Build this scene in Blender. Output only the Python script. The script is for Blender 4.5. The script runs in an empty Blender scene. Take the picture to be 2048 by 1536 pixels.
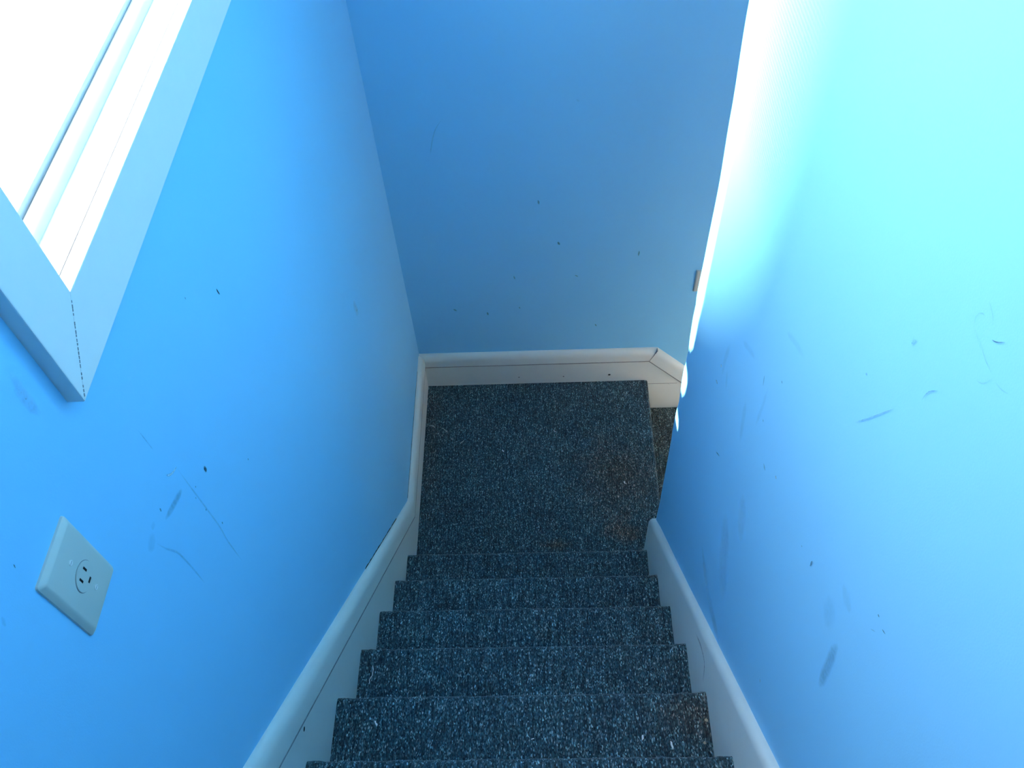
import bpy, bmesh, math, random
from mathutils import Vector, Matrix, noise

SC = bpy.context.scene
COL = SC.collection

# ------------------------------------------------------------------ camera
cam_d = bpy.data.cameras.new('camera')
cam = bpy.data.objects.new('camera', cam_d)
COL.objects.link(cam)
cam_d.sensor_width = 36.0
cam_d.lens = 30.234
cam_d.clip_start = 0.02
_r = Vector((0.999055, -0.001797, -0.043417))
_u = Vector((0.027497, 0.799825, 0.599603))
_f = Vector((-0.033648, 0.60023, -0.799119))
_m = Matrix((( _r.x, _u.x, -_f.x, 0.503), (_r.y, _u.y, -_f.y, -2.2461), (_r.z, _u.z, -_f.z, 2.9666), (0, 0, 0, 1)))
cam.matrix_world = _m
SC.camera = cam

# ------------------------------------------------------------------ world, sun, exposure
SC.view_settings.view_transform = 'Standard'
SC.view_settings.look = 'None'
SC.view_settings.gamma = 1.0
SC.view_settings.use_curve_mapping = False
SC.view_settings.exposure = 1.7

W = bpy.data.worlds.new('sky')
SC.world = W
W.use_nodes = True
wn = W.node_tree
wn.nodes.clear()
wo = wn.nodes.new('ShaderNodeOutputWorld')
wb = wn.nodes.new('ShaderNodeBackground')
wb.inputs['Color'].default_value = (0.98, 0.97, 1.0, 1)
wb.inputs['Strength'].default_value = 3.2
wn.links.new(wb.outputs[0], wo.inputs[0])

SUN_S, SUN_K = 0.15, 1.60          # travel per metre of +x: along y, and down
sun_d = bpy.data.lights.new('sun', 'SUN')
sun = bpy.data.objects.new('sun', sun_d)
COL.objects.link(sun)
sun_d.energy = 12.0
sun_d.angle = math.radians(0.15)
sun_d.color = (1.0, 0.97, 0.92)
sun.rotation_euler = Vector((1, SUN_S, -SUN_K)).to_track_quat('-Z', 'Y').to_euler()
sun.location = (-4, -1.5, 9)

# ------------------------------------------------------------------ data: marks and painted sheen on the walls (wall coordinates, width, tone) and litter on the carpet
MARKS={
'left':[
 ('hairline_crack',[(-1.6491,2.0979),(-1.6479,2.0700),(-1.6468,2.0461)],0.0021,'thin'),
 ('hairline_crack',[(-1.6290,1.9743),(-1.6282,1.9292),(-1.6256,1.8639),(-1.6228,1.7823),(-1.6270,1.7587),(-1.6247,1.6709)],0.0033,'thin'),
 ('paint_drip',[(-1.6547,1.9985),(-1.6498,1.9883),(-1.6404,1.9808),(-1.6272,1.9755)],0.0035,'pale'),
 ('paint_chip',[(-1.5786,1.8952),(-1.5785,1.8873),(-1.5779,1.8806)],0.0066,'black'),
 ('scuff_or_sheen',[(-1.6455,1.9431),(-1.6601,1.9500),(-1.6800,1.9568),(-1.7047,1.9683)],0.0114,'grey'),
 ('scuff_or_sheen',[(-1.7008,1.9906),(-1.7011,1.9841)],0.0039,'dark'),
 ('scuff_or_sheen',[(-1.7234,1.9974),(-1.7329,1.9929)],0.0134,'faint'),
 ('scuff_or_sheen',[(-1.7349,1.9880),(-1.7510,1.9880),(-1.7591,1.9808)],0.0191,'faint'),
 ('hairline_crack',[(-1.7419,1.9726),(-1.7355,1.9397),(-1.7233,1.9146),(-1.7204,1.8606),(-1.7196,1.7984)],0.0031,'thin'),
 ('speck',[(-1.6184,1.9064),(-1.6183,1.9033)],0.0028,'dark'),
 ('speck',[(-1.6136,1.7871),(-1.6133,1.7821)],0.0032,'dark'),
 ('speck',[(-1.6277,1.8550),(-1.6274,1.8505)],0.0030,'dark'),
 ('speck',[(-1.4678,1.7391),(-1.4673,1.7351)],0.0037,'dark'),
 ('speck',[(-1.6310,1.8968),(-1.6318,1.8937)],0.0023,'dark'),
 ('speck',[(-1.3195,1.9956),(-1.3178,1.9873)],0.0039,'dark'),
 ('speck',[(-1.4127,2.0842),(-1.4133,2.0799)],0.0022,'dark'),
 ('scuff_or_sheen',[(-0.6682,1.2556),(-0.6542,1.1909)],0.0276,'pale2'),
 ('scuff_or_sheen',[(-1.7468,2.3419),(-1.7554,2.3092),(-1.7522,2.2791)],0.0140,'pale2'),
 ('scuff_or_sheen',[(-1.9417,2.2249),(-1.9459,2.2148)],0.0059,'faint'),
 ('speck',[(-1.8940,2.2357),(-1.8954,2.2310)],0.0018,'dark'),
 ('speck',[(-1.3204,2.0024),(-1.3184,1.9888)],0.0039,'dark'),
],
'back':[
 ('hair',[(0.2211,1.3469),(0.1942,1.3106),(0.1782,1.2581),(0.1674,1.2098)],0.0031,'thin'),
 ('speck',[(0.5099,1.0086),(0.5133,0.9912)],0.0078,'olive'),
 ('speck',[(0.5769,0.8125),(0.5836,0.7984)],0.0094,'olive'),
 ('speck',[(0.8704,0.7546),(0.8693,0.7311)],0.0069,'olive'),
 ('speck',[(0.1707,0.4720),(0.1819,0.4615)],0.0077,'olive'),
 ('speck',[(0.3003,0.4488),(0.3035,0.4320)],0.0077,'olive'),
 ('speck',[(0.4262,0.4740),(0.4295,0.4648)],0.0048,'dark'),
 ('speck',[(0.4127,0.6464),(0.4167,0.6295)],0.0056,'olive'),
 ('speck',[(0.6331,1.3982),(0.6426,1.3912)],0.0082,'faint'),
 ('speck',[(0.6407,0.6411),(0.6520,0.6326)],0.0045,'dark'),
 ('speck',[(0.7245,0.3589),(0.7309,0.3464)],0.0049,'dark'),
],
'right':[
 ('scratch',[(-1.7656,2.3895),(-1.7619,2.3930),(-1.7597,2.3980),(-1.7619,2.4047),(-1.7668,2.4089),(-1.7711,2.4094)],0.0014,'thin'),
 ('scratch',[(-1.7647,2.3902),(-1.7732,2.3882),(-1.7903,2.3864),(-1.8010,2.3857),(-1.8156,2.3870)],0.0014,'thin'),
 ('hair',[(-1.7915,2.4045),(-1.7953,2.4066),(-1.8001,2.4104),(-1.8072,2.4197)],0.0010,'dark'),
 ('scratch',[(-1.7639,2.4222),(-1.7720,2.4208),(-1.7790,2.4182),(-1.7834,2.4152),(-1.7797,2.4089)],0.0012,'thin'),
 ('scratch',[(-1.8030,2.3631),(-1.8105,2.3681),(-1.8148,2.3756),(-1.8173,2.3856)],0.0013,'thin'),
 ('scratch',[(-1.8222,2.3867),(-1.8304,2.3889),(-1.8360,2.3920),(-1.8419,2.3970)],0.0011,'thin'),
 ('hair',[(-1.6682,2.1025),(-1.6873,2.1376),(-1.7059,2.1751),(-1.7223,2.2076)],0.0016,'dark2'),
 ('hair',[(-1.7538,2.2660),(-1.7540,2.2792),(-1.7585,2.2884),(-1.7678,2.3006)],0.0013,'dark2'),
 ('scuff_or_sheen',[(-1.6964,2.2848),(-1.7015,2.2946)],0.0045,'grey2'),
 ('scuff_or_sheen',[(-1.6997,2.2844),(-1.6949,2.2933)],0.0075,'faint'),
 ('scuff_or_sheen',[(-1.6452,2.1681),(-1.6494,2.1706)],0.0037,'grey2'),
 ('scuff_or_sheen',[(-1.1759,1.6487),(-1.1651,1.5927),(-1.1685,1.5428)],0.0193,'faint'),
 ('scuff_or_sheen',[(-1.1954,1.5933),(-1.2128,1.5539)],0.0172,'faint'),
 ('scuff_or_sheen',[(-1.2397,1.7346),(-1.2796,1.7632),(-1.3177,1.7843)],0.0143,'faint'),
 ('scuff_or_sheen',[(-1.3330,1.6768),(-1.3458,1.6274),(-1.3585,1.5830)],0.0227,'faint'),
 ('scuff_or_sheen',[(-1.4053,1.8172),(-1.4064,1.7656),(-1.4030,1.7041)],0.0115,'faint'),
 ('scuff_or_sheen',[(-1.4043,1.9583),(-1.4495,1.9853),(-1.4889,2.0018)],0.0119,'faint'),
 ('scuff_or_sheen',[(-1.3762,1.8123),(-1.3825,1.7931)],0.0043,'grey2'),
 ('speck',[(-1.4438,1.8873),(-1.4491,1.8877)],0.0044,'dark'),
 ('speck',[(-1.4238,1.7525),(-1.4286,1.7532)],0.0050,'grey2'),
 ('scuff_or_sheen',[(-1.4818,1.7058),(-1.4954,1.7054)],0.0066,'grey2'),
 ('scratch',[(-1.2507,1.3793),(-1.2815,1.4080)],0.0035,'dark2'),
 ('paint_chip',[(-1.1466,1.5482),(-1.1574,1.5568)],0.0067,'pale'),
 ('paint_chip',[(-1.1397,1.4888),(-1.1569,1.4971)],0.0058,'pale'),
 ('paint_chip',[(-1.5350,1.7547),(-1.5421,1.7575)],0.0046,'pale'),
 ('scuff_or_sheen',[(-1.8513,1.8633),(-1.8528,1.8356),(-1.8604,1.7968),(-1.8669,1.7476)],0.0197,'grey'),
 ('scuff_or_sheen',[(-1.8046,1.8872),(-1.8078,1.8295)],0.0347,'faint'),
 ('scuff_or_sheen',[(-1.8008,1.9332),(-1.8357,1.9348)],0.0303,'faint'),
 ('speck',[(-1.7227,1.8381),(-1.7238,1.8246)],0.0043,'dark'),
 ('speck',[(-1.8726,2.0183),(-1.8767,2.0200)],0.0031,'dark'),
 ('scratch',[(-1.8905,2.0191),(-1.8975,2.0239)],0.0021,'dark'),
 ('scratch',[(-1.8777,1.9868),(-1.8849,1.9976)],0.0018,'thin'),
 ('speck',[(-1.7519,1.4174),(-1.7564,1.4198)],0.0053,'pale'),
 ('speck',[(-1.6832,1.8069),(-1.6863,1.8086)],0.0026,'dark2'),
 ('scuff_or_sheen',[(-1.4055,1.3815),(-1.4587,1.2830),(-1.5131,1.2022)],0.0665,'painted_sheen'),  # this and the next two paint glossy sheen into the wall colour
 ('scuff_or_sheen',[(-1.4513,1.5448),(-1.4950,1.4478)],0.0471,'painted_sheen'),
 ('scuff_or_sheen',[(-1.3244,1.0807),(-1.4297,1.0615),(-1.5777,1.1104)],0.0369,'painted_sheen'),
],
}
DEBRIS=[
 ('thread',(0.0323,-0.2263),(0.0562,-0.2311),0),
 ('thread',(0.0823,-0.2401),(0.1093,-0.2570),0),
 ('lint',(0.1263,-0.2943),(0.1350,-0.2954),0),
 ('thread',(0.1672,-0.3193),(0.1780,-0.3030),0),
 ('lint',(0.5490,-0.2650),(0.5594,-0.2725),0),
 ('chip',(0.3373,-0.3533),(0.3439,-0.3636),0),
 ('chip',(0.8200,-0.5143),(0.8235,-0.5261),0),
 ('lint',(0.6329,-0.7549),(0.6369,-0.7597),0),
 ('thread',(0.0489,-1.4981),(0.0505,-1.5440),4),
 ('lint',(0.5043,-1.5379),(0.5103,-1.5413),4),
 ('chip',(0.1079,-1.6893),(0.1150,-1.7014),5),
 ('lint',(0.4602,-1.7336),(0.4666,-1.7318),5),
 ('chip',(0.7053,-1.7275),(0.7047,-1.7386),5),
 ('chip',(0.7662,-1.7422),(0.7686,-1.7595),5),
 ('tan',(0.8463,-1.6949),(0.8516,-1.7015),5),
 ('tan',(0.8378,-1.7431),(0.8399,-1.7491),5),
 ('lint',(0.0229,-1.1753),(0.0259,-1.1790),2),
 ('lint',(0.8145,-1.3665),(0.8182,-1.3716),3),
 ('lint',(0.8068,-1.1655),(0.8098,-1.1700),2),
]
DEBRIS_LABELS = [
 'short white thread nearest the left baseboard on the landing carpet',
 'longer white thread beside the leftmost thread on the landing carpet',
 'tiny pale lint bit right of the two threads on the landing carpet',
 'slanting white thread on the landing, rightmost of its three threads',
 'tiny pale lint bit lying mid landing, nearest the far baseboard',
 'small white paint flake lying left of the middle of the landing',
 'white paint flake on the brown stained right side of the landing',
 'tiny pale lint bit at the near edge of the landing, beside the steps',
 'long pale thread near the left end of the fourth step above the landing',
 'tiny pale lint bit on the middle of the fourth step above the landing',
 'white jagged paint flake near the left end of the fifth step above the landing',
 'tiny pale lint bit on the middle of the fifth step above the landing',
 'thin upright white paint flake right of centre on the fifth step above the landing',
 'larger white slanting paint flake on the right of the fifth step above the landing',
 'tan crumb against the right skirt on the fifth step, the larger one',
 'small tan crumb against the right skirt on the fifth step, nearer the camera',
 'tiny pale lint bit at the left end of the second step above the landing',
 'tiny pale lint bit at the right end of the third step above the landing',
 'tiny pale lint bit at the right end of the second step above the landing',
]

# ------------------------------------------------------------------ materials
def new_mat(name):
    m = bpy.data.materials.new(name)
    m.use_nodes = True
    nt = m.node_tree
    bs = nt.nodes['Principled BSDF']
    return m, nt, bs

def N(nt, t, **kw):
    n = nt.nodes.new(t)
    for k, v in kw.items():
        setattr(n, k, v)
    return n

def wpos(nt):
    return N(nt, 'ShaderNodeNewGeometry').outputs['Position']

def noise_tex(nt, vec, scale, detail=3.0, rough=0.55, mul=None):
    if mul is not None:
        v = N(nt, 'ShaderNodeVectorMath', operation='MULTIPLY')
        nt.links.new(vec, v.inputs[0])
        v.inputs[1].default_value = mul
        vec = v.outputs[0]
    n = N(nt, 'ShaderNodeTexNoise')
    n.inputs['Scale'].default_value = scale
    n.inputs['Detail'].default_value = detail
    n.inputs['Roughness'].default_value = rough
    nt.links.new(vec, n.inputs['Vector'])
    return n.outputs['Fac']

def ramp(nt, fac, stops):
    r = N(nt, 'ShaderNodeValToRGB')
    el = r.color_ramp.elements
    while len(el) < len(stops):
        el.new(0.5)
    for e, (p, c) in zip(el, stops):
        e.position = p
        e.color = (c[0], c[1], c[2], 1) if len(c) == 3 else c
    nt.links.new(fac, r.inputs['Fac'])
    return r.outputs['Color']

def mix(nt, fac, a, b, mode='MIX'):
    m = N(nt, 'ShaderNodeMix', data_type='RGBA', blend_type=mode)
    for sock, v in ((m.inputs[0], fac), (m.inputs[6], a), (m.inputs[7], b)):
        if hasattr(v, 'is_linked'):
            nt.links.new(v, sock)
        elif isinstance(v, (int, float)):
            sock.default_value = v
        else:
            sock.default_value = (v[0], v[1], v[2], 1)
    return m.outputs[2]

def bump(nt, bs, h, strength, dist):
    b = N(nt, 'ShaderNodeBump')
    b.inputs['Strength'].default_value = strength
    b.inputs['Distance'].default_value = dist
    nt.links.new(h, b.inputs['Height'])
    nt.links.new(b.outputs[0], bs.inputs['Normal'])

WALL_RGB = (0.232, 0.620, 0.945)

def mat_wall():
    m, nt, bs = new_mat('blue_wall_paint')
    p = wpos(nt)
    big = noise_tex(nt, p, 2.2, 3)
    c = mix(nt, big, tuple(v * 0.96 for v in WALL_RGB), tuple(min(1, v * 1.03) for v in WALL_RGB))
    nt.links.new(c, bs.inputs['Base Color'])
    bs.inputs['Roughness'].default_value = 0.50
    bs.inputs['Specular IOR Level'].default_value = 0.35
    fine = noise_tex(nt, p, 420, 2)
    wob = noise_tex(nt, p, 9, 2)
    mx = N(nt, 'ShaderNodeMath', operation='MULTIPLY_ADD')
    nt.links.new(wob, mx.inputs[0]); mx.inputs[1].default_value = 4.0
    nt.links.new(fine, mx.inputs[2])
    bump(nt, bs, mx.outputs[0], 0.12, 0.0010)
    return m

def mat_simple(name, rgb, rough=0.5, spec=0.5, nz=0.0, scale=60, bumpd=0.0):
    m, nt, bs = new_mat(name)
    bs.inputs['Roughness'].default_value = rough
    bs.inputs['Specular IOR Level'].default_value = spec
    p = wpos(nt)
    f = noise_tex(nt, p, scale, 3)
    c = mix(nt, f, tuple(v * (1 - nz) for v in rgb), tuple(min(1, v * (1 + nz)) for v in rgb))
    nt.links.new(c, bs.inputs['Base Color'])
    if bumpd:
        bump(nt, bs, f, 0.3, bumpd)
    return m

def soft_spot(nt, p, centre, radius):
    """1 at the centre of a stain, 0 beyond its radius, edge broken by noise"""
    s = N(nt, 'ShaderNodeVectorMath', operation='SUBTRACT')
    nt.links.new(p, s.inputs[0]); s.inputs[1].default_value = centre
    d = N(nt, 'ShaderNodeVectorMath', operation='DIVIDE')
    nt.links.new(s.outputs[0], d.inputs[0]); d.inputs[1].default_value = radius
    l = N(nt, 'ShaderNodeVectorMath', operation='LENGTH')
    nt.links.new(d.outputs[0], l.inputs[0])
    n = noise_tex(nt, p, 14, 4, 0.65)
    a = N(nt, 'ShaderNodeMath', operation='MULTIPLY_ADD')
    nt.links.new(n, a.inputs[0]); a.inputs[1].default_value = 0.9
    nt.links.new(l.outputs['Value'], a.inputs[2])
    mr = N(nt, 'ShaderNodeMapRange', interpolation_type='SMOOTHSTEP')
    mr.inputs['From Min'].default_value = 1.45
    mr.inputs['From Max'].default_value = 0.35
    nt.links.new(a.outputs[0], mr.inputs['Value'])
    return mr.outputs[0]

def mat_carpet(name, stains=True, warm=0.0):
    m, nt, bs = new_mat(name)
    p = wpos(nt)
    # yarn tips: small cells drawn out along the run of the stairs
    vs = N(nt, 'ShaderNodeVectorMath', operation='MULTIPLY')
    nt.links.new(p, vs.inputs[0]); vs.inputs[1].default_value = (1.0, 0.42, 0.8)
    vo = N(nt, 'ShaderNodeTexVoronoi')
    vo.inputs['Scale'].default_value = 520
    nt.links.new(vs.outputs[0], vo.inputs['Vector'])
    sep = N(nt, 'ShaderNodeSeparateColor')
    nt.links.new(vo.outputs['Color'], sep.inputs[0])
    base = ramp(nt, sep.outputs[0], [(0.0, (0.016, 0.017, 0.020)), (0.45, (0.038, 0.041, 0.044)),
                                     (0.80, (0.072, 0.077, 0.080)), (0.94, (0.17, 0.175, 0.17)), (1.0, (0.36, 0.36, 0.34))])
    hue = ramp(nt, sep.outputs[1], [(0.0, (0.75, 0.95, 1.15)), (0.35, (0.80, 1.12, 1.08)), (0.65, (1.0, 1.0, 1.0)), (1.0, (1.22, 0.98, 0.90))])
    c = mix(nt, 1.0, base, hue, 'MULTIPLY')
    # ribs of the weave
    rib = noise_tex(nt, p, 1.0, 2, 0.5, (210, 16, 40))
    c = mix(nt, 1.0, c, (0.96, 1.40, 1.62), 'MULTIPLY')
    rc = ramp(nt, rib, [(0.28, (0.50, 0.50, 0.50)), (0.72, (1.55, 1.55, 1.55))])
    c = mix(nt, 1.0, c, rc, 'MULTIPLY')
    wear = noise_tex(nt, p, 5.0, 4, 0.6)
    wc = ramp(nt, wear, [(0.25, (0.80, 0.80, 0.82)), (0.75, (1.2, 1.2, 1.18))])
    c = mix(nt, 1.0, c, wc, 'MULTIPLY')
    if stains:
        for ce, ra, st in (((0.80, -0.50, 0), (0.26, 0.30, 0.30), 0.75), ((0.80, -0.735, 0), (0.10, 0.075, 0.2), 0.95),
                           ((0.545, -0.785, 0), (0.085, 0.040, 0.2), 0.95), ((0.83, -1.68, 0.975), (0.13, 0.09, 0.1), 0.7),
                           ((0.72, -1.20, 0.585), (0.10, 0.08, 0.06), 0.5), ((0.05, -0.30, 0), (0.07, 0.45, 0.1), 0.4)):
            sp = soft_spot(nt, p, ce, ra)
            mm = N(nt, 'ShaderNodeMath', operation='MULTIPLY')
            nt.links.new(sp, mm.inputs[0]); mm.inputs[1].default_value = st
            tint = mix(nt, 1.0, c, (1.75, 0.82, 0.55), 'MULTIPLY')
            c = mix(nt, mm.outputs[0], c, tint)
    if warm:
        c = mix(nt, warm, c, mix(nt, 1.0, c, (1.5, 1.12, 0.92), 'MULTIPLY'))
    nt.links.new(c, bs.inputs['Base Color'])
    bs.inputs['Roughness'].default_value = 0.95
    bs.inputs['Specular IOR Level'].default_value = 0.12
    bs.inputs['Sheen Weight'].default_value = 0.15
    h = N(nt, 'ShaderNodeMath', operation='MULTIPLY_ADD')
    nt.links.new(rib, h.inputs[0]); h.inputs[1].default_value = 1.4
    nt.links.new(sep.outputs[2], h.inputs[2])
    bump(nt, bs, h.outputs[0], 0.7, 0.0030)
    return m

def mat_mark(name, rgb, alpha, rough=0.7):
    """a mark on the paint: strongest along its middle, fading at its own edges"""
    m, nt, bs = new_mat(name)
    bs.inputs['Base Color'].default_value = (*rgb, 1)
    bs.inputs['Roughness'].default_value = rough
    bs.inputs['Specular IOR Level'].default_value = 0.2
    at = N(nt, 'ShaderNodeAttribute', attribute_name='cover')
    n = noise_tex(nt, wpos(nt), 160, 3, 0.7)
    rr = N(nt, 'ShaderNodeMapRange')
    rr.inputs['From Min'].default_value = 0.30; rr.inputs['From Max'].default_value = 0.62
    rr.inputs['To Min'].default_value = 0.45
    nt.links.new(n, rr.inputs['Value'])
    a = N(nt, 'ShaderNodeMath', operation='MULTIPLY')
    nt.links.new(at.outputs['Fac'], a.inputs[0]); nt.links.new(rr.outputs[0], a.inputs[1])
    b = N(nt, 'ShaderNodeMath', operation='MULTIPLY')
    nt.links.new(a.outputs[0], b.inputs[0]); b.inputs[1].default_value = alpha
    nt.links.new(b.outputs[0], bs.inputs['Alpha'])
    return m

def mat_tint_curtain():
    m, nt, bs = new_mat('light_tint_curtain')
    nt.nodes.remove(bs)
    tl = N(nt, 'ShaderNodeBsdfTranslucent'); tl.inputs[0].default_value = (0.95, 0.80, 0.68, 1)
    nt.links.new(tl.outputs[0], nt.nodes['Material Output'].inputs['Surface'])
    return m

def mat_glass():
    m, nt, bs = new_mat('window_glass')
    nt.nodes.remove(bs)
    out = nt.nodes['Material Output']
    tr = N(nt, 'ShaderNodeBsdfTransparent'); tr.inputs[0].default_value = (0.93, 0.96, 0.95, 1)
    gl = N(nt, 'ShaderNodeBsdfGlossy'); gl.inputs['Roughness'].default_value = 0.02
    lw = N(nt, 'ShaderNodeLayerWeight')
    pw = N(nt, 'ShaderNodeMath', operation='POWER'); pw.inputs[1].default_value = 5.0
    nt.links.new(lw.outputs['Facing'], pw.inputs[0])
    fr = N(nt, 'ShaderNodeMath', operation='MULTIPLY_ADD'); fr.inputs[1].default_value = 0.6; fr.inputs[2].default_value = 0.03
    nt.links.new(pw.outputs[0], fr.inputs[0])
    mx = N(nt, 'ShaderNodeMixShader')
    nt.links.new(fr.outputs[0], mx.inputs[0]); nt.links.new(tr.outputs[0], mx.inputs[1]); nt.links.new(gl.outputs[0], mx.inputs[2])
    nt.links.new(mx.outputs[0], out.inputs['Surface'])
    return m

M_WALL = mat_wall()
M_TRIM = mat_simple('white_trim_paint', (0.66, 0.72, 0.70), 0.42, 0.5, 0.03, 25)
M_WARM_BOUNCE = mat_simple('warm_bounce_paint', (0.80, 0.70, 0.60), 0.7, 0.3, 0.03, 10)  # tan chosen to warm the light bounced from the unseen end wall
M_CASE = mat_simple('white_casing_paint', (0.76, 0.77, 0.77), 0.38, 0.5, 0.03, 30, 0.0004)
M_CEIL = mat_simple('ceiling_paint', (0.82, 0.83, 0.84), 0.8, 0.3, 0.02, 20)
M_DARK = mat_simple('open_joint', (0.02, 0.022, 0.025), 0.9, 0.1, 0.2, 80)
M_JOINT = mat_simple('filled_joint', (0.27, 0.29, 0.30), 0.8, 0.2, 0.4, 90)
M_CARPET = mat_carpet('flecked_carpet')
M_CARPET2 = mat_carpet('flecked_carpet_lower', False, 0.7)
M_PLATE = mat_simple('ivory_plastic', (0.54, 0.57, 0.53), 0.30, 0.5, 0.01, 30)
M_SLOT = mat_simple('slot_black', (0.012, 0.012, 0.013), 0.6, 0.2)
M_METAL = mat_simple('screw_metal', (0.86, 0.86, 0.84), 0.25, 0.7)
M_GROUND = mat_simple('pale_yard', (0.78, 0.79, 0.78), 0.9, 0.1, 0.06, 3)
M_SIDING = mat_simple('white_siding', (0.80, 0.80, 0.79), 0.7, 0.3, 0.03, 10)
M_SUN_BLOCKER = mat_simple('sun_blocker_board', (0.70, 0.70, 0.68), 0.8, 0.2, 0.05, 15)  # surface of the added sun screen
M_CHIP = mat_simple('paint_flake', (0.85, 0.86, 0.85), 0.6, 0.3)
M_TAN = mat_simple('tan_crumb', (0.45, 0.37, 0.27), 0.8, 0.2, 0.2, 200)
M_GLASS = mat_glass()
M_TINT_CURTAIN = mat_tint_curtain()
TONE = {
    'thin': mat_mark('mark_thin', (0.08, 0.30, 0.55), 0.26),
    'dark': mat_mark('mark_dark', (0.02, 0.05, 0.09), 0.75),
    'dark2': mat_mark('mark_hair', (0.06, 0.18, 0.34), 0.6),
    'black': mat_mark('mark_black', (0.006, 0.010, 0.010), 1.0),
    'grey': mat_mark('mark_grey', (0.11, 0.28, 0.42), 0.32),
    'grey2': mat_mark('mark_greyblue', (0.10, 0.30, 0.55), 0.45),
    'faint': mat_mark('mark_faint', (0.13, 0.42, 0.72), 0.10),
    'pale': mat_mark('mark_pale', (0.55, 0.80, 0.95), 0.9),
    'pale2': mat_mark('mark_pale_smear', (0.42, 0.66, 0.85), 0.35),
    'painted_sheen': mat_mark('mark_painted_sheen', (0.42, 0.74, 0.97), 0.22, 0.3),  # sheen of the glossy wall, painted as pale streaks
    'pink': mat_mark('mark_pink', (0.62, 0.42, 0.46), 0.45),
    'olive': mat_mark('mark_olive', (0.07, 0.13, 0.12), 0.6),
}

# ------------------------------------------------------------------ mesh helpers
def link(name, bm, mat, parent=None, smooth=None):
    bmesh.ops.recalc_face_normals(bm, faces=bm.faces)
    me = bpy.data.meshes.new(name)
    bm.to_mesh(me)
    bm.free()
    me.materials.append(mat)
    if smooth is not None:
        me.polygons.foreach_set('use_smooth', [True] * len(me.polygons))
        me.set_sharp_from_angle(angle=math.radians(smooth))
    o = bpy.data.objects.new(name, me)
    COL.objects.link(o)
    if parent is not None:
        o.parent = parent
    return o

def empty(name, loc=(0, 0, 0)):
    o = bpy.data.objects.new(name, None)
    COL.objects.link(o)
    o.location = loc
    return o

def tag(o, label=None, cat=None, group=None, kind=None):
    for k, v in (('label', label), ('category', cat), ('group', group), ('kind', kind)):
        if v is not None:
            o[k] = v
    return o

def add_box(bm, a, b):
    vs = [bm.verts.new((x, y, z)) for x in (a[0], b[0]) for y in (a[1], b[1]) for z in (a[2], b[2])]
    for f in ((0, 1, 3, 2), (4, 6, 7, 5), (0, 4, 5, 1), (2, 3, 7, 6), (0, 2, 6, 4), (1, 5, 7, 3)):
        bm.faces.new([vs[i] for i in f])
    return vs

def box_bm(*boxes, bevel=0.0):
    bm = bmesh.new()
    for a, b in boxes:
        add_box(bm, a, b)
    if bevel:
        bmesh.ops.bevel(bm, geom=list(bm.edges), offset=bevel, segments=2, profile=0.6, affect='EDGES')
    return bm

def loft(bm, rings, closed_ring=True, cap=True):
    """rings: lists of coordinates with equal length, skinned one to the next"""
    vr = [[bm.verts.new(c) for c in r] for r in rings]
    n = len(vr[0])
    for a, b in zip(vr, vr[1:]):
        for i in range(n if closed_ring else n - 1):
            j = (i + 1) % n
            bm.faces.new((a[i], a[j], b[j], b[i]))
    if cap and closed_ring:
        bm.faces.new(vr[0]); bm.faces.new(list(reversed(vr[-1])))
    return vr

def prism(bm, poly, axis, d0, d1):
    """a polygon of 2-D points extruded along x (points are y,z) or y (points are x,z)"""
    def put(p, d):
        return (d, p[0], p[1]) if axis == 'x' else (p[0], d, p[1])
    loft(bm, [[put(p, d0) for p in poly], [put(p, d1) for p in poly]])

def mitre_path(path, off):
    """offset a 2-D polyline to its right-hand side by off, with mitred joints"""
    out = []
    n = len(path)
    for i, p in enumerate(path):
        d = []
        if i > 0:
            d.append((Vector(path[i]) - Vector(path[i - 1])).normalized())
        if i < n - 1:
            d.append((Vector(path[i + 1]) - Vector(path[i])).normalized())
        nn = [Vector((v.y, -v.x)) for v in d]
        if len(nn) == 1:
            q = Vector(p) + nn[0] * off
        else:
            s = (nn[0] + nn[1]).normalized()
            q = Vector(p) + s * (off / s.dot(nn[0]))
        out.append((q.x, q.y))
    return out

# ------------------------------------------------------------------ main measures (metres; landing carpet = 0)
RISE, RUN = 0.195, 0.1831
YN = -0.9013                 # nosing of the lowest step of the flight
XS0, XS1 = 0.0165, 0.8563    # carpet edges between the skirts
XR = 0.8767                  # face of the right wall
NSTEP = 9
Z_UP = NSTEP * RISE
CEIL = 4.70
Y_BACK = -4.3
GR = -2.3                    # level outside and floor downstairs

# ------------------------------------------------------------------ setting: walls
WY0, WY1 = -1.635, -0.745    # window opening between the casings
WZ0, WZ1 = 2.333, 4.42
JY0, JY1, JZ0, JZ1 = WY0 - 0.012, WY1 + 0.012, WZ0 - 0.012, WZ1 + 0.012
T = 0.15

wall_left = link('wall_left', box_bm(((-T, Y_BACK - T, GR), (0, JY0, CEIL)), ((-T, JY1, GR), (0, T, CEIL)),
                                     ((-T, JY0, GR), (0, JY1, JZ0)), ((-T, JY0, JZ1), (0, JY1, CEIL))), M_WALL)
tag(wall_left, 'long blue painted wall on the left, holding the window', kind='structure')
wall_back = link('wall_back', box_bm(((0, 0, GR), (3.35, T, CEIL))), M_WALL)
tag(wall_back, 'blue painted wall straight ahead behind the landing', kind='structure')

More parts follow.
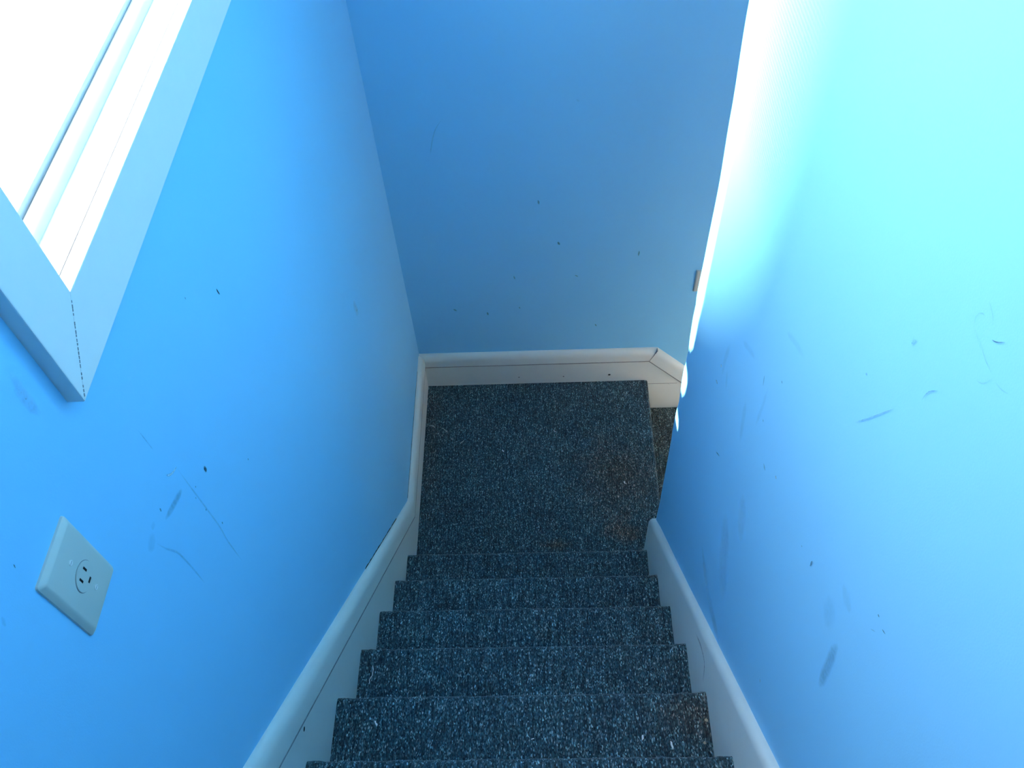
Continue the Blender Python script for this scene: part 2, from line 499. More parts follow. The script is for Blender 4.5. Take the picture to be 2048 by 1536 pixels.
def edge_y(z):
    """the hand finished outer corner of the right wall, slightly wavy"""
    pts = [(-2.3, -0.862), (0.37, -0.864), (0.485, -0.869), (0.686, -0.866), (0.837, -0.864), (0.895, -0.858), (0.98, -0.859), (1.04, -0.868), (1.085, -0.864),
           (1.12, -0.857), (1.17, -0.856), (1.216, -0.863), (1.265, -0.865), (1.30, -0.855), (1.37, -0.850), (1.425, -0.853), (1.445, -0.846), (1.60, -0.852), (1.78, -0.857),
           (1.95, -0.845), (2.15, -0.827), (2.5, -0.825), (4.8, -0.825)]
    for (a, ya), (b, yb) in zip(pts, pts[1:]):
        if a <= z <= b:
            t = (z - a) / (b - a)
            t = t * t * (3 - 2 * t)
            return ya + (yb - ya) * t
    return pts[-1][1]

def build_wall_right():
    bm = bmesh.new()
    zs = [GR, -1.0, -0.4] + [-0.2 + 0.02 * i for i in range(131)] + [2.6, 3.0, 3.5, CEIL]
    cols = [-2.75, -2.3, -2.0, -1.75, -1.5, -1.3, -1.2, -1.12, -1.06, -1.01]
    rings = []
    R = 0.014
    for z in zs:
        e = edge_y(z)
        row = []
        for y in cols:
            dip = 0.0018 * math.exp(-((y + 1.03) / 0.09) ** 2)
            wv = 0.0012 * noise.noise(Vector((y * 3, z * 2.0, 4.0)))
            row.append((XR + dip + (wv if y > -2.4 else 0), y, z))
        for t in (0.075, 0.05, 0.03, R):
            row.append((XR + 0.0022 * (t / 0.075) ** 2, e - t, z))
        for a in (22.5, 45, 67.5, 90):
            r = math.radians(a)
            row.append((XR + R - R * math.cos(r), e - R + R * math.sin(r), z))
        row += [(XR + 0.06, e, z), (XR + 0.12, -0.852, z), (XR + 0.12, -2.75, z)]
        rings.append(row)
    loft(bm, rings)
    return link('wall_right', bm, M_WALL, smooth=50)
wall_right = build_wall_right()
tag(wall_right, 'bright blue painted wall on the right with a wavy outer corner', kind='structure')

# window added out of sight in the passage's near side, to light the landing
EX = 3.2
WX0, WX1, WL0, WL1 = 1.72, 3.10, -1.15, 1.00
PY0, PY1 = -0.97, -0.856
tag(link('wall_passage', box_bm(((XR + 0.121, PY0, GR), (WX0, PY1, CEIL)), ((WX1, PY0, GR), (3.35, PY1, CEIL)), ((WX0, PY0, GR), (WX1, PY1, WL0)), ((WX0, PY0, WL1), (WX1, PY1, CEIL))), M_WALL),
    'blue wall of the passage round the corner', kind='structure')
tag(link('wall_upper', box_bm(((0, Y_BACK - T, Z_UP), (2.6, Y_BACK, CEIL)), ((2.6, Y_BACK - T, Z_UP), (2.75, -2.75, CEIL)), ((XR + 0.12, -2.75, Z_UP), (2.6, -2.63, CEIL))), M_WALL),
    'blue walls of the upper hall behind the camera', kind='structure')
tag(link('ceiling', box_bm(((-T, Y_BACK - T, CEIL), (3.5, T, CEIL + 0.12))), M_CEIL), 'white ceiling over the stairwell', kind='structure')
tag(link('wall_end', box_bm(((EX, PY1, GR), (EX + T, 0, CEIL))), M_WARM_BOUNCE), 'unseen wall at the foot of the lower stairs, tan to warm the bounced light', kind='structure')  # out of view; its tan colour is there to warm the bounce
win2 = empty('added_window', ((WX0 + WX1) / 2, PY0, WL0)); tag(win2, 'unseen window added in the passage round the corner for its light', kind='structure')
def child(name, bm, mat, parent, smooth=None):
    """parent without moving: mesh is given in world coordinates"""
    o = link(name, bm, mat, parent, smooth)
    o.matrix_parent_inverse = Matrix.Translation(-Vector(parent.location))
    return o
ya, yb = PY0 + 0.03, PY0 + 0.07
child('sash', box_bm(((WX0, ya, WL0), (WX1, yb, WL0 + 0.05)), ((WX0, ya, WL1 - 0.05), (WX1, yb, WL1)), ((WX0, ya, WL0 + 0.05), (WX0 + 0.05, yb, WL1 - 0.05)),
                     ((WX1 - 0.05, ya, WL0 + 0.05), (WX1, yb, WL1 - 0.05)), ((WX0 + 0.05, ya, -0.12), (WX1 - 0.05, yb, -0.08))), M_CASE, win2)
child('pane', box_bm(((WX0 + 0.05, ya + 0.018, WL0 + 0.05), (WX1 - 0.05, ya + 0.022, WL1 - 0.05))), M_GLASS, win2)

cu = bmesh.new()  # unseen curtain added to tint the passage window's light warmer
cl = [(WX0 - 0.05 + (WX1 - WX0 + 0.1) * i / 120, PY1 + 0.030 + 0.012 * math.sin(i * 0.9)) for i in range(121)]
loft(cu, [[(x, y, z) for x, y in cl] + [(x, y + 0.001, z) for x, y in reversed(cl)] for z in (WL0 - 0.05, WL1 + 0.06)])
child('added_curtain', cu, M_TINT_CURTAIN, win2)

# floors
def nosing_profile(front, back, top, thick, R, n=6):
    """(run, height) outline of a carpeted tread: front edge rounded over"""
    pts = [(back, top), ]
    for i in range(n + 1):
        a = math.pi / 2 * (1 - i / n)
        pts.append((front - R + R * math.cos(a), top - R + R * math.sin(a)))
    pts.append((front, top - thick + 0.008))
    pts.append((front - 0.008, top - thick))
    return pts

def build_landing():
    bm = bmesh.new()
    # rounded front edge runs along y at x = 0.958, tread over the lower flight
    ys = [-0.945 + i * (0.945 - 0.016) / 30 for i in range(31)]
    rings = []
    for y in ys:
        e = 0.9615 + 0.014 * (y + 0.02) + 0.0016 * noise.noise(Vector((y * 14, 1, 0)))
        prof = nosing_profile(e, 0.6, 0.0, 0.05, 0.014)
        ring = [(0.004, y, 0.0)]
        for x in (0.2, 0.4):
            ring.append((x, y, 0.0012 * noise.noise(Vector((x * 6, y * 6, 0)))))
        ring += [(p[0], y, p[1] + 0.0008 * noise.noise(Vector((p[0] * 30, y * 30, p[1] * 30)))) for p in prof]
        ring += [(e - 0.025, y, -0.05), (e - 0.025, y, -0.21), (0.004, y, -0.21)]
        rings.append(ring)
    loft(bm, rings)
    return link('floor', bm, M_CARPET, smooth=60)
floor = build_landing()
tag(floor, 'carpeted landing at the turn of the stairs', kind='structure')
tag(link('floor_upper', box_bm(((0, Y_BACK, Z_UP - 0.2), (2.6, YN - (NSTEP - 1) * RUN - 0.02 - 0.17, Z_UP))), M_CARPET), 'carpeted upper hall floor behind the camera', kind='structure')
tag(link('floor_lower', box_bm(((0.0, -0.97, GR - 0.1), (EX + T, T, GR))), M_CARPET2), 'carpeted floor at the foot of the lower stairs', kind='structure')

# ------------------------------------------------------------------ the flight of carpeted steps
def step_mesh(k, mat, name, parent, x0, x1, yn, ztop, last=False):
    """one carpeted step: tread with rolled nosing and the riser below it"""
    bm = bmesh.new()
    R = 0.015
    back = yn - RUN - 0.03
    nx = 220
    prof = [(back, ztop), (yn - 0.12, ztop), (yn - 0.07, ztop), (yn - 0.035, ztop)]
    for i in range(6):
        a = math.pi / 2 * (1 - i / 5)
        prof.append((yn - R + R * math.cos(a), ztop - R + R * math.sin(a)))
    prof += [(yn - 0.001, ztop - 0.034), (yn - 0.008, ztop - 0.044), (yn - 0.024, ztop - 0.047), (yn - 0.024, ztop - RISE + 0.001), (back, ztop - RISE + 0.001)]
    rings = []
    for i in range(nx + 1):
        x = x0 + (x1 - x0) * i / nx
        ring = []
        # carpet turned up a little where it meets the skirts
        lift = 0.004 * max(0.0, 1 - (x1 - x) / 0.02)
        for (y, z) in prof:
            f = 1.0 if y > yn - 0.06 and z > ztop - 0.04 else 0.25
            dz = f * 0.0030 * noise.noise(Vector((x * 110, y * 40 + k * 7, 3.1))) + f * 0.0025 * noise.noise(Vector((x * 9, k * 5.0, 1.7)))
            dy = f * 0.0022 * noise.noise(Vector((x * 45, z * 40, 9.2 + k * 3)))
            ring.append((x, y + dy, z + dz + (lift if f == 1.0 else 0)))
        rings.append(ring)
    loft(bm, rings)
    return link(name, bm, mat, parent, smooth=55)

stairs = empty('staircase', (0, 0, 0))
tag(stairs, 'straight flight of dark blue grey carpeted steps leading down to the landing', 'staircase')
for k in range(NSTEP - 1):
    step_mesh(k, M_CARPET, 'step', stairs, XS0, XS1, YN - k * RUN, (k + 1) * RISE)
step_mesh(NSTEP - 1, M_CARPET, 'step', stairs, XS0, XS1, YN - (NSTEP - 1) * RUN, Z_UP - 0.0005)

lower = empty('staircase', (0.96, -0.43, -0.2))
tag(lower, 'carpeted steps going down to the right past the landing edge', 'staircase')
for k in range(6):
    bm = bmesh.new()
    z = -0.207 - k * 0.2
    f = 1.215 + k * 0.24
    pr = [(f - 0.30, z)] + [(f - 0.014 + 0.014 * math.cos(math.pi / 2 * (1 - i / 5)), z - 0.014 + 0.014 * math.sin(math.pi / 2 * (1 - i / 5))) for i in range(6)] + \
         [(f, z - 0.035), (f - 0.022, z - 0.045), (f - 0.022, z - 0.199), (f - 0.30, z - 0.199)]
    prism(bm, pr, 'y', -0.852, -0.018)
    child('step', bm, M_CARPET2, lower, 60)

# ------------------------------------------------------------------ baseboards and stair skirts
CAP = 0.070      # height of the moulding above its joint line
def cap_profile(th):
    """(distance from wall, height above joint) of the moulding, rounded over at the top"""
    return [(0.0, 0.001), (th - 0.002, 0.001), (th, 0.003), (th, 0.036), (th - 0.001, 0.046), (th - 0.004, 0.055), (th - 0.009, 0.063), (th - 0.015, 0.0685), (0.0, CAP)]

def moulding(name, path_top, axis, sign, base, parent, th=0.0205, mat=None, cap=CAP):
    """path_top in wall coordinates, wall on the far side; lower side is to the right of travel"""
    bm = bmesh.new()
    rings = []
    prof = cap_profile(th)
    offs = [mitre_path(path_top, cap - v * cap / CAP) for (_, v) in prof]
    for i in range(len(path_top)):
        ring = []
        for (u, v), o in zip(prof, offs):
            p = o[i]
            ring.append((base + sign * u, p[0], p[1]) if axis == 'x' else (p[0], base + sign * u, p[1]))
        rings.append(ring)
    loft(bm, rings)
    return link(name, bm, mat or M_TRIM, parent, smooth=35)

SLOPE = RISE / RUN
# left: level along the landing, then up beside the steps (travel toward +y so that down is on the right)
YK = -0.690
ltop = [(-2.60, 0.197 + (2.60 + YK) * SLOPE), (YK, 0.197), (-0.0205, 0.212)]
bl_board = bmesh.new()
lj = mitre_path(ltop, CAP + 0.0012)
poly = [lj[0], lj[1], lj[2], (-0.0185, -0.05), (-0.95, -0.05), (-2.60, -0.05 + 1.65 * SLOPE)]
prism(bl_board, poly, 'x', 0.0, 0.0160)
base_left = link('baseboard_left', bl_board, M_TRIM)
tag(base_left, 'white skirt board rising beside the steps on the left wall', kind='structure')
moulding('moulding', ltop, 'x', 1, 0.0, base_left)
jb = bmesh.new(); j2 = mitre_path(ltop, CAP - 0.0016)
for a in range(2):
    prism(jb, [j2[a], j2[a + 1], lj[a + 1], lj[a]], 'x', 0.001, 0.0208)
link('joint', jb, M_JOINT, base_left)

# far wall: level, then turning down beside the lower stairs
btop = [(0.0, 0.203), (0.985, 0.203), (2.60, 0.203 - 1.615 * 1.02)]
bj = mitre_path(btop, CAP + 0.0012)
bb = bmesh.new()
prism(bb, [bj[0], bj[1], bj[2], (2.60, -1.75), (1.05, -0.027), (0.0, -0.027)], 'y', 0.0, -0.0165)
base_back = link('baseboard_back', bb, M_TRIM)
tag(base_back, 'white baseboard along the far wall, turning down at its right end', kind='structure')
moulding('moulding', btop, 'y', -1, 0.0, base_back)
jb = bmesh.new(); j2 = mitre_path(btop, CAP - 0.0016)
for a in range(2):
    prism(jb, [j2[a], j2[a + 1], bj[a + 1], bj[a]], 'y', -0.001, -0.0208)
# mitre joint at the turn and joint between the upper and lower board
prism(jb, [(btop[1][0] - 0.001, btop[1][1] - 0.003), (btop[1][0] + 0.0015, btop[1][1] - 0.003), (bj[1][0] + 0.0015, bj[1][1]), (bj[1][0] - 0.001, bj[1][1])], 'y', -0.001, -0.0209)
prism(jb, [(0.955, -0.0262), (1.09, -0.0262), (1.09, -0.0290), (0.955, -0.0290)], 'y', -0.001, -0.0168)
link('joint', jb, M_JOINT, base_back)
lb = bmesh.new()
prism(lb, [(0.90, -0.0295), (1.05, -0.0295), (1.10, -0.080), (2.60, -1.75), (2.60, -2.0), (0.90, -0.40)], 'y', 0.0, -0.0158)
link('lower_board', lb, M_TRIM, base_back)

# right: one rounded board, its square end at the wall's corner
rtop = [(-0.866, 0.352), (-2.60, 0.352 + 1.734 * 1.052)]
rb = bmesh.new()
rings = []
for i, (y, z) in enumerate(rtop):
    ring = [(XR + 0.006, y, z)]
    for (u, v) in ((0.004, 0.0), (0.009, 0.0015), (0.014, 0.006), (0.018, 0.014), (0.0204, 0.026)):
        ring.append((XR - u, y, z - v))
    zb = 0.005 if i == 0 else 0.005 + 1.45 * SLOPE
    ring += [(XR - 0.0204, y, zb), (XR + 0.006, y, zb)]
    rings.append(ring)
n = 24
rr = []
for s in range(n + 1):
    t = s / n
    rr.append([tuple(Vector(a).lerp(Vector(b), t) + Vector((0.0008 * noise.noise(Vector((t * 30, 0, 0))), 0, 0.0015 * noise.noise(Vector((t * 14, 5, 0)))))) for a, b in zip(*rings)])
loft(rb, rr)
base_right = link('baseboard_right', rb, M_TRIM, smooth=35)
tag(base_right, 'white round topped skirt board beside the steps on the right wall', kind='structure')

# ------------------------------------------------------------------ window in the left wall
win = empty('window_1', (0, (WY0 + WY1) / 2, WZ0)); tag(win, 'bright window with white casing high on the left wall', kind='structure')
CX = 0.0195
cw, cb = 0.0775, 0.0870
oy0, oy1, oz0, oz1 = WY0 - cw, WY1 + cw, WZ0 - cb, WZ1 + cb
def casing(name, quad):
    bm = bmesh.new()
    prism(bm, quad, 'x', 0.0, CX)
    bmesh.ops.bevel(bm, geom=[e for e in bm.edges if abs(e.verts[0].co.x - CX) < 1e-6 and abs(e.verts[1].co.x - CX) < 1e-6], offset=0.0016, segments=2, profile=0.6, affect='EDGES')
    return child(name, bm, M_CASE, win)
casing('side_casing', [(oy0, oz0), (WY0, WZ0), (WY0, WZ1), (oy0, oz1)])
casing('side_casing', [(oy1, oz0), (oy1, oz1), (WY1, WZ1), (WY1, WZ0)])
casing('bottom_casing', [(oy0, oz0), (oy1, oz0), (WY1, WZ0), (WY0, WZ0)])
casing('top_casing', [(oy0, oz1), (WY0, WZ1), (WY1, WZ1), (oy1, oz1)])
mj = bmesh.new()
rnd = random.Random(4)
for s in range(26):
    if rnd.random() < 0.25:
        continue
    t0, t1 = s / 26, (s + rnd.uniform(0.5, 1.0)) / 26
    a = Vector((WY0, WZ0)).lerp(Vector((oy0, oz0)), t0); b = Vector((WY0, WZ0)).lerp(Vector((oy0, oz0)), t1)
    w = rnd.uniform(0.0002, 0.0006)
    prism(mj, [(a.x - w, a.y + w), (a.x + w, a.y - w), (b.x + w, b.y - w), (b.x - w, b.y + w)], 'x', 0.012, CX + 0.0003)
child('mitre_crack', mj, M_JOINT, win)
# jamb lining: four boards through the wall
child('sill', box_bm(((-T - 0.03, JY0, JZ0), (0.002, JY1, WZ0)), bevel=0.0012), M_CASE, win)
child('side_jamb', box_bm(((-T - 0.01, JY0, WZ0), (0.002, WY0 - 0.0005, WZ1))), M_CASE, win)
child('side_jamb', box_bm(((-T - 0.01, WY1 + 0.0005, WZ0), (0.002, JY1, WZ1))), M_CASE, win)
child('head_jamb', box_bm(((-T - 0.01, JY0, WZ1), (0.002, JY1, JZ1))), M_CASE, win)
# stop bead on the sill, then a thin dark gap, then the sash
def bead(name, y0, y1, z0, vertical=False):
    bm = bmesh.new()
    pr = [(-0.0575, 0.0), (-0.0575, 0.0132)] + [(-0.0500 + 0.0120 * math.cos(a), 0.0012 + 0.0120 * math.sin(a)) for a in [math.pi / 2 - math.pi / 2 * i / 8 for i in range(9)]] + [(-0.038, 0.0)]
    if vertical:
        loft(bm, [[(x, y0 + vertical * s, z) for x, s in pr] for z in (WZ0, WZ1)])
    else:
        loft(bm, [[(x, y, z0 + s) for x, s in pr] for y in (y0, y1)])
    return child(name, bm, M_CASE, win, 40)
bead('stop_bead', WY0, WY1, WZ0)
bead('stop_bead', WY0, 0, 0, 1)
bead('stop_bead', WY1, 0, 0, -1)
gap = bmesh.new()
loft(gap, [[(-0.0576, WY0, WZ0 + 0.0005), (-0.0611, WY0, WZ0 + 0.0005), (-0.0611, WY0, WZ0 + 0.0110), (-0.0576, WY0, WZ0 + 0.0110)],
           [(-0.05751, WY1, WZ0 + 0.0005), (-0.05759, WY1, WZ0 + 0.0005), (-0.05759, WY1, WZ0 + 0.0110), (-0.05751, WY1, WZ0 + 0.0110)]])
child('gap', gap, M_JOINT, win)
sa = bmesh.new()
x0n, x0f, xb = -0.0612, -0.0576, -0.094
RT = 0.022
for (ya, yb, za, zb) in ((WY0, WY1, WZ0 + 0.0005, WZ0 + RT), (WY0, WY1, WZ1 - 0.045, WZ1 - 0.0005), (WY0, WY0 + 0.012, WZ0 + RT, WZ1 - 0.045), (WY1 - 0.012, WY1, WZ0 + RT, WZ1 - 0.045)):
    fa = x0n + (x0f - x0n) * (ya - WY0) / (WY1 - WY0); fb = x0n + (x0f - x0n) * (yb - WY0) / (WY1 - WY0)
    loft(sa, [[(fa, ya, za), (xb, ya, za), (xb, ya, zb), (fa, ya, zb)], [(fb, yb, za), (xb, yb, za), (xb, yb, zb), (fb, yb, zb)]])
child('sash', sa, M_CASE, win)
child('pane', box_bm(((-0.082, WY0 + 0.012, WZ0 + RT), (-0.078, WY1 - 0.012, WZ1 - 0.045))), M_GLASS, win)

# ------------------------------------------------------------------ outside
tag(link('ground', box_bm(((-16, -14, GR - 0.2), (-T - 0.001, 14, GR))), M_GROUND), 'pale yard outside the window', kind='structure')
tag(link('ground_beyond', box_bm(((XR + 0.3, -14, GR - 0.2), (16, PY0 - 0.001, GR))), M_GROUND), 'pale yard beyond the added passage window', kind='structure')
def lit_from(z):
    """where the edge of the sun patch falls on the right wall at height z"""
    pts = SUN_EDGE
    for (a, ya), (b, yb) in zip(pts, pts[1:]):
        if a <= z <= b:
            t = (z - a) / (b - a); t = t * t * (3 - 2 * t)
            return ya + (yb - ya) * t
    return pts[-1][1]
SUN_EDGE = [(-1.0, -0.78), (0.888, -0.79), (0.898, -0.870), (0.912, -0.902), (0.943, -0.915), (0.980, -0.919), (1.002, -0.908), (1.012, -0.870), (1.020, -0.80),
            (1.080, -0.80), (1.091, -0.868), (1.103, -0.904), (1.143, -0.918), (1.185, -0.920), (1.206, -0.908), (1.216, -0.866), (1.224, -0.80),
            (1.256, -0.80), (1.267, -0.870), (1.288, -0.898), (1.321, -0.912), (1.41, -0.913), (1.51, -0.920), (1.80, -0.925), (3.4, -0.925)]
EZ = 4.72
def fringe(z):
    """length of the thinning fringe that softens the patch at height z"""
    pts = [(0.0, 0.0), (1.225, 0.0), (1.23, 0.24), (1.30, 0.30), (1.45, 0.40), (1.64, 0.50), (1.80, 0.55), (2.10, 0.57), (3.40, 0.57)]
    for (a, ya), (b, yb) in zip(pts, pts[1:]):
        if a <= z <= b:
            return ya + (yb - ya) * (z - a) / (b - a)
    return pts[-1][1]
def openness(z):
    """share of light the fringe lets through at its thin end"""
    t = min(1.0, max(0.0, (z - 1.20) / 0.75))
    return t * (0.55 + 0.45 * t)
ev = bmesh.new()  # unseen screen added over the window, its edge cut to shape the sun patch
def blocker_xy(zw, d=0.0):
    xo = XR - (EZ - zw) / SUN_K
    return xo, lit_from(zw) - d - SUN_S * (EZ - zw) / SUN_K
CELL = 0.0085                       # tooth spacing measured as height on the lit wall
nz = int((3.1 - 0.55) / CELL)
for i in range(nz):
    za = 0.55 + i * CELL
    zb = za + CELL
    zc = (za + zb) / 2
    lam = fringe(zc)
    if blocker_xy(zb)[0] > -T - 0.02:
        break
    D = lam
    if D < 0.004:
        (xa, y0), (xb, y1) = blocker_xy(za), blocker_xy(zb)
        quad = [(xa, -5.0), (xb, -5.0), (xb, y1), (xa, y0)]
        loft(ev, [[(x, y, z) for x, y in quad] for z in (EZ, EZ + 0.001)])
        continue
    xa, xb = blocker_xy(za)[0], blocker_xy(zb)[0]
    mid = (xa + xb) / 2
    half = (xb - xa) / 2
    left, right = [], []
    for j in range(8):
        d = D * j / 7
        f = openness(zc) * max(0.0, 1 - d / D) ** 2.0
        w = half * max(0.01, 1 - f)
        y = blocker_xy(zc, d)[1]
        left.append((mid - w, y)); right.append((mid + w, y))
    poly = [(xa, -5.0), (xb, -5.0)] + right[::-1] + left
    loft(ev, [[(x, y, z) for x, y in poly] for z in (EZ, EZ + 0.001)])
xl = blocker_xy(0.55)[0]
loft(ev, [[(xl - 0.02, -5.0, z), (xl, -5.0, z), (xl, blocker_xy(0.55)[1], z), (xl - 0.02, blocker_xy(0.55)[1], z)] for z in (EZ, EZ + 0.001)])
tag(link('sun_blocker', ev, M_SUN_BLOCKER), 'unseen fringed screen added above the window to shape the sun patch', kind='structure')

# ------------------------------------------------------------------ electrical plates
def disc(bm, c, r, x0, x1, n=40):
    ring0 = [(x0, c[0] + r * math.cos(2 * math.pi * i / n), c[1] + r * math.sin(2 * math.pi * i / n)) for i in range(n)]
    ring1 = [(x1, p[1], p[2]) for p in ring0]
    loft(bm, [ring0, ring1])

def plate_bm(y0, y1, z0, z1, d, b):
    """sloping bevelled cover plate on the plane x = 0"""
    bm = bmesh.new()
    def rect(x, ins, r):
        out = []
        for cy, cz, a0 in ((y1 - ins - r, z1 - ins - r, 0), (y0 + ins + r, z1 - ins - r, 90), (y0 + ins + r, z0 + ins + r, 180), (y1 - ins - r, z0 + ins + r, 270)):
            for i in range(5):
                a = math.radians(a0 + 90 * i / 4)
                out.append((x, cy + r * math.cos(a), cz + r * math.sin(a)))
        return out
    loft(bm, [rect(0.0, 0, 0.0035), rect(d * 0.35, 0.0004, 0.0035), rect(d * 0.8, b * 0.55, 0.003), rect(d * 0.97, b * 0.85, 0.0025), rect(d, b, 0.002)])
    return bm

out1 = empty('wall_outlet', (0, -1.857, 2.127))
tag(out1, 'white single round wall outlet with large cover plate, below the window', 'outlet')
child('cover_plate', plate_bm(-1.8995, -1.817, 2.063, 2.1905, 0.0070, 0.0075), M_PLATE, out1, 40)
ym, zm = -1.8562, 2.1245
b = bmesh.new(); disc(b, (ym, zm), 0.0178, 0.0066, 0.00715)
child('ring_gap', b, M_JOINT, out1)
b = bmesh.new(); disc(b, (ym, zm), 0.0170, 0.0066, 0.0080)
bmesh.ops.bevel(b, geom=[e for e in b.edges if abs(e.verts[0].co.x - .008) < 1e-6 and abs(e.verts[1].co.x - .008) < 1e-6], offset=0.0008, segments=2, affect='EDGES')
face = child('receptacle', b, M_PLATE, out1, 40)
for (y0, y1, z0, z1) in ((-1.8510, -1.8484, 2.1248, 2.1330), (-1.8642, -1.8616, 2.1243, 2.1328), (-1.8586, -1.8518, 2.1118, 2.1150)):
    o = link('slot', box_bm(((0.0062, y0, z0), (0.00812, y1, z1))), M_SLOT, face)
for z in (2.1569, 2.0955):
    b = bmesh.new(); disc(b, (-1.8555, z), 0.0030, 0.0066, 0.0079, 20)
    sc = child('screw', b, M_METAL, out1, 40)
    link('screw_slot', box_bm(((0.0070, -1.8577, z - 0.0004), (0.00797, -1.8533, z + 0.0004))), M_JOINT, sc)

out2 = empty('wall_outlet', (1.125, 0, 0.59))
tag(out2, 'white wall plate low on the far wall, mostly hidden behind the right wall corner', 'outlet')
b = plate_bm(1.089, 1.160, 0.534, 0.648, 0.0065, 0.005)
for v in b.verts:
    v.co = Vector((v.co.y, -v.co.x, v.co.z))
child('cover_plate', b, M_PLATE, out2, 40)
for z in (0.571, 0.611):
    b = bmesh.new(); disc(b, (1.1245, z), 0.0165, 0.006, 0.0075)
    for v in b.verts:
        v.co = Vector((v.co.y, -v.co.x, v.co.z))
    f2 = child('receptacle', b, M_PLATE, out2, 40)
    for x in (1.118, 1.131):
        link('slot', box_bm(((x - 0.0011, -0.0077, z - 0.002), (x + 0.0011, -0.0055, z + 0.006))), M_SLOT, f2)

# ------------------------------------------------------------------ marks, cracks, specks and painted sheen on the walls
def ribbon(pts, w, put, tone, name, parent):
    bm = bmesh.new()
    cov = bm.verts.layers.float.new('cover')
    P2 = [Vector(p) for p in pts]
    # resample
    fine = []
    for a, b in zip(P2, P2[1:]):
        n = max(2, int((b - a).length / 0.012))
        fine += [a.lerp(b, i / n) for i in range(n)]
    fine.append(P2[-1])
    for _ in range(2):
        fine = [fine[0]] + [(fine[i - 1] + fine[i] * 2 + fine[i + 1]) / 4 for i in range(1, len(fine) - 1)] + [fine[-1]]
    rows = []
    n = len(fine)
    for i, p in enumerate(fine):
        d = (fine[min(n - 1, i + 1)] - fine[max(0, i - 1)]).normalized()
        q = Vector((-d.y, d.x))
        t = i / (n - 1)
        taper = min(1.0, 0.35 + 3.0 * min(t, 1 - t))
        row = []
        for s, c in ((-1, 0.0), (-0.45, 0.9), (0, 1.0), (0.45, 0.9), (1, 0.0)):
            v = bm.verts.new(put(p + q * (s * w * 0.5 * 1.25 * taper)))
            v[cov] = c * min(1.0, 0.15 + 5 * min(t, 1 - t)) if n > 3 else c
            row.append(v)
        rows.append(row)
    for a, b in zip(rows, rows[1:]):
        for i in range(4):
            bm.faces.new((a[i], a[i + 1], b[i + 1], b[i]))
    return link(name, bm, TONE[tone], parent)

def put_left(p): return (0.0006, p.x, p.y)
def put_back(p): return (p.x, -0.0006, p.y)
def put_right(p):
    y, z = p.x, p.y
    dip = 0.0018 * math.exp(-((y + 1.03) / 0.09) ** 2)
    return (XR + dip - 0.0014, y, z)
for key, put, par in (('left', put_left, wall_left), ('back', put_back, wall_back), ('right', put_right, wall_right)):
    for (nm, pts, w, tone) in MARKS[key]:
        ribbon(pts, w, put, tone, nm, par)

ribbon([(-1.4900, 0.9500), (-1.5400, 0.9980), (-1.5829, 1.0181), (-1.6112, 0.9560)], 0.008, lambda p: (0.8558, p.x, p.y), 'pink', 'scuff_or_sheen', base_right)

# open joint between the left moulding and the wall
def gap_strip(pts, w):
    bm = bmesh.new()
    rr = random.Random(len(pts))
    rows = []
    P2 = [Vector(p) for p in pts]
    fine = []
    for a, b in zip(P2, P2[1:]):
        m = max(2, int((b - a).length / 0.015)); fine += [a.lerp(b, i / m) for i in range(m)]
    fine.append(P2[-1])
    for p in fine:
        ww = w * rr.uniform(0.5, 1.3)
        rows.append([(0.0004, p.x, p.y - 0.002), (0.0009, p.x, p.y - 0.002), (0.0009, p.x, p.y + ww), (0.0004, p.x, p.y + ww)])
    loft(bm, rows)
    link('joint_gap', bm, M_DARK, base_left)
def ly(y): return (y, 0.197 + (YK - y) * SLOPE)
gap_strip([(-0.10, 0.2095), (-0.25, 0.206), (-0.45, 0.202), (-0.68, 0.198)], 0.0035)
gap_strip([ly(-0.86), ly(-0.95), ly(-1.02), ly(-1.12), ly(-1.22)], 0.0045)
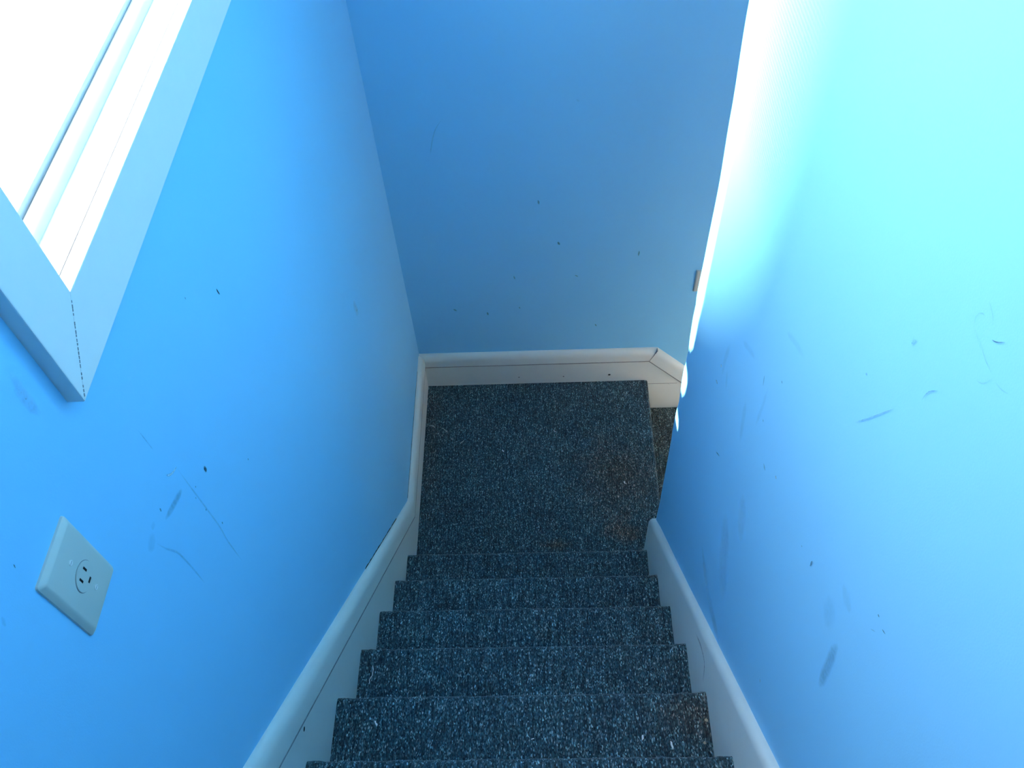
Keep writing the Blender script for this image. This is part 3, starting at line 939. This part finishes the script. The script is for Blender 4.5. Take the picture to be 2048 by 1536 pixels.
# specks and nail holes on the white boards
def board_speck(par, pts, axis):
    bm = bmesh.new()
    for (a, z, r) in pts:
        ring = [(a + r * math.cos(t), z + 0.8 * r * math.sin(t)) for t in [2 * math.pi * i / 10 for i in range(10)]]
        prism(bm, ring, axis, *((0.0150, 0.0164) if axis == 'x' else (-0.0150, -0.0169)))
    link('chip_mark', bm, M_DARK, par)
board_speck(base_back, [(0.795, 0.045, 0.0055)], 'y')
board_speck(base_back, [(0.60, 0.042, 0.003)], 'y')
board_speck(base_back, [(0.41, 0.045, 0.0028)], 'y')
board_speck(base_left, [(-1.770, 1.215, 0.005)], 'x')

# ------------------------------------------------------------------ litter on the carpet
def flake(name, a, b, z, kind, label, group, cat):
    A, B = Vector((a[0], a[1])), Vector((b[0], b[1]))
    d = B - A; L = d.length; d.normalize(); q = Vector((-d.y, d.x))
    c = (A + B) / 2
    rr = random.Random(int(a[0] * 1e5) + int(b[1] * -1e5))
    bm = bmesh.new()
    if kind == 'thread':
        rings = []
        m = 9
        for i in range(m + 1):
            t = i / m
            p = A.lerp(B, t) + q * (0.10 * L * math.sin(t * 4.2 + rr.random()))
            r = 0.0007
            zz = z + 0.0009 + 0.0012 * math.sin(t * math.pi)
            rings.append([(p.x + q.x * r * math.cos(an), p.y + q.y * r * math.cos(an), zz + r * math.sin(an)) for an in [2 * math.pi * j / 6 for j in range(6)]])
        loft(bm, rings)
        mat = M_CHIP
    else:
        w = {'chip': 0.0042, 'lint': 0.0016, 'tan': 0.0055}[kind]
        L = max(L, 0.005)
        outline = []
        for (u, v) in ((-0.5, -0.3), (-0.15, -0.55), (0.3, -0.35), (0.5, -0.05), (0.25, 0.5), (-0.1, 0.3), (-0.42, 0.45)):
            u += rr.uniform(-0.08, 0.08); v += rr.uniform(-0.12, 0.12)
            p = c + d * (u * L) + q * (v * w)
            outline.append((p.x, p.y))
        loft(bm, [[(x, y, z - 0.0006) for x, y in outline], [(x + q.x * 0.0004, y, z + 0.0016 + 0.0012 * rr.random()) for x, y in outline]])
        mat = M_TAN if kind == 'tan' else M_CHIP
    o = link(name, bm, mat)
    tag(o, label, cat, group)
    return o
for (kind, a, b, k), lab in zip(DEBRIS, DEBRIS_LABELS):
    nm, cat, grp = {'thread': ('thread', 'thread', 'white threads on the carpet'), 'lint': ('lint', 'lint', 'bits of lint on the carpet'),
               'chip': ('paint_flake', 'paint flake', 'white paint flakes on the carpet'), 'tan': ('crumb', 'crumb', 'tan crumbs on the carpet')}[kind]
    flake(nm, a, b, k * RISE + 0.0008, kind, lab, grp, cat)
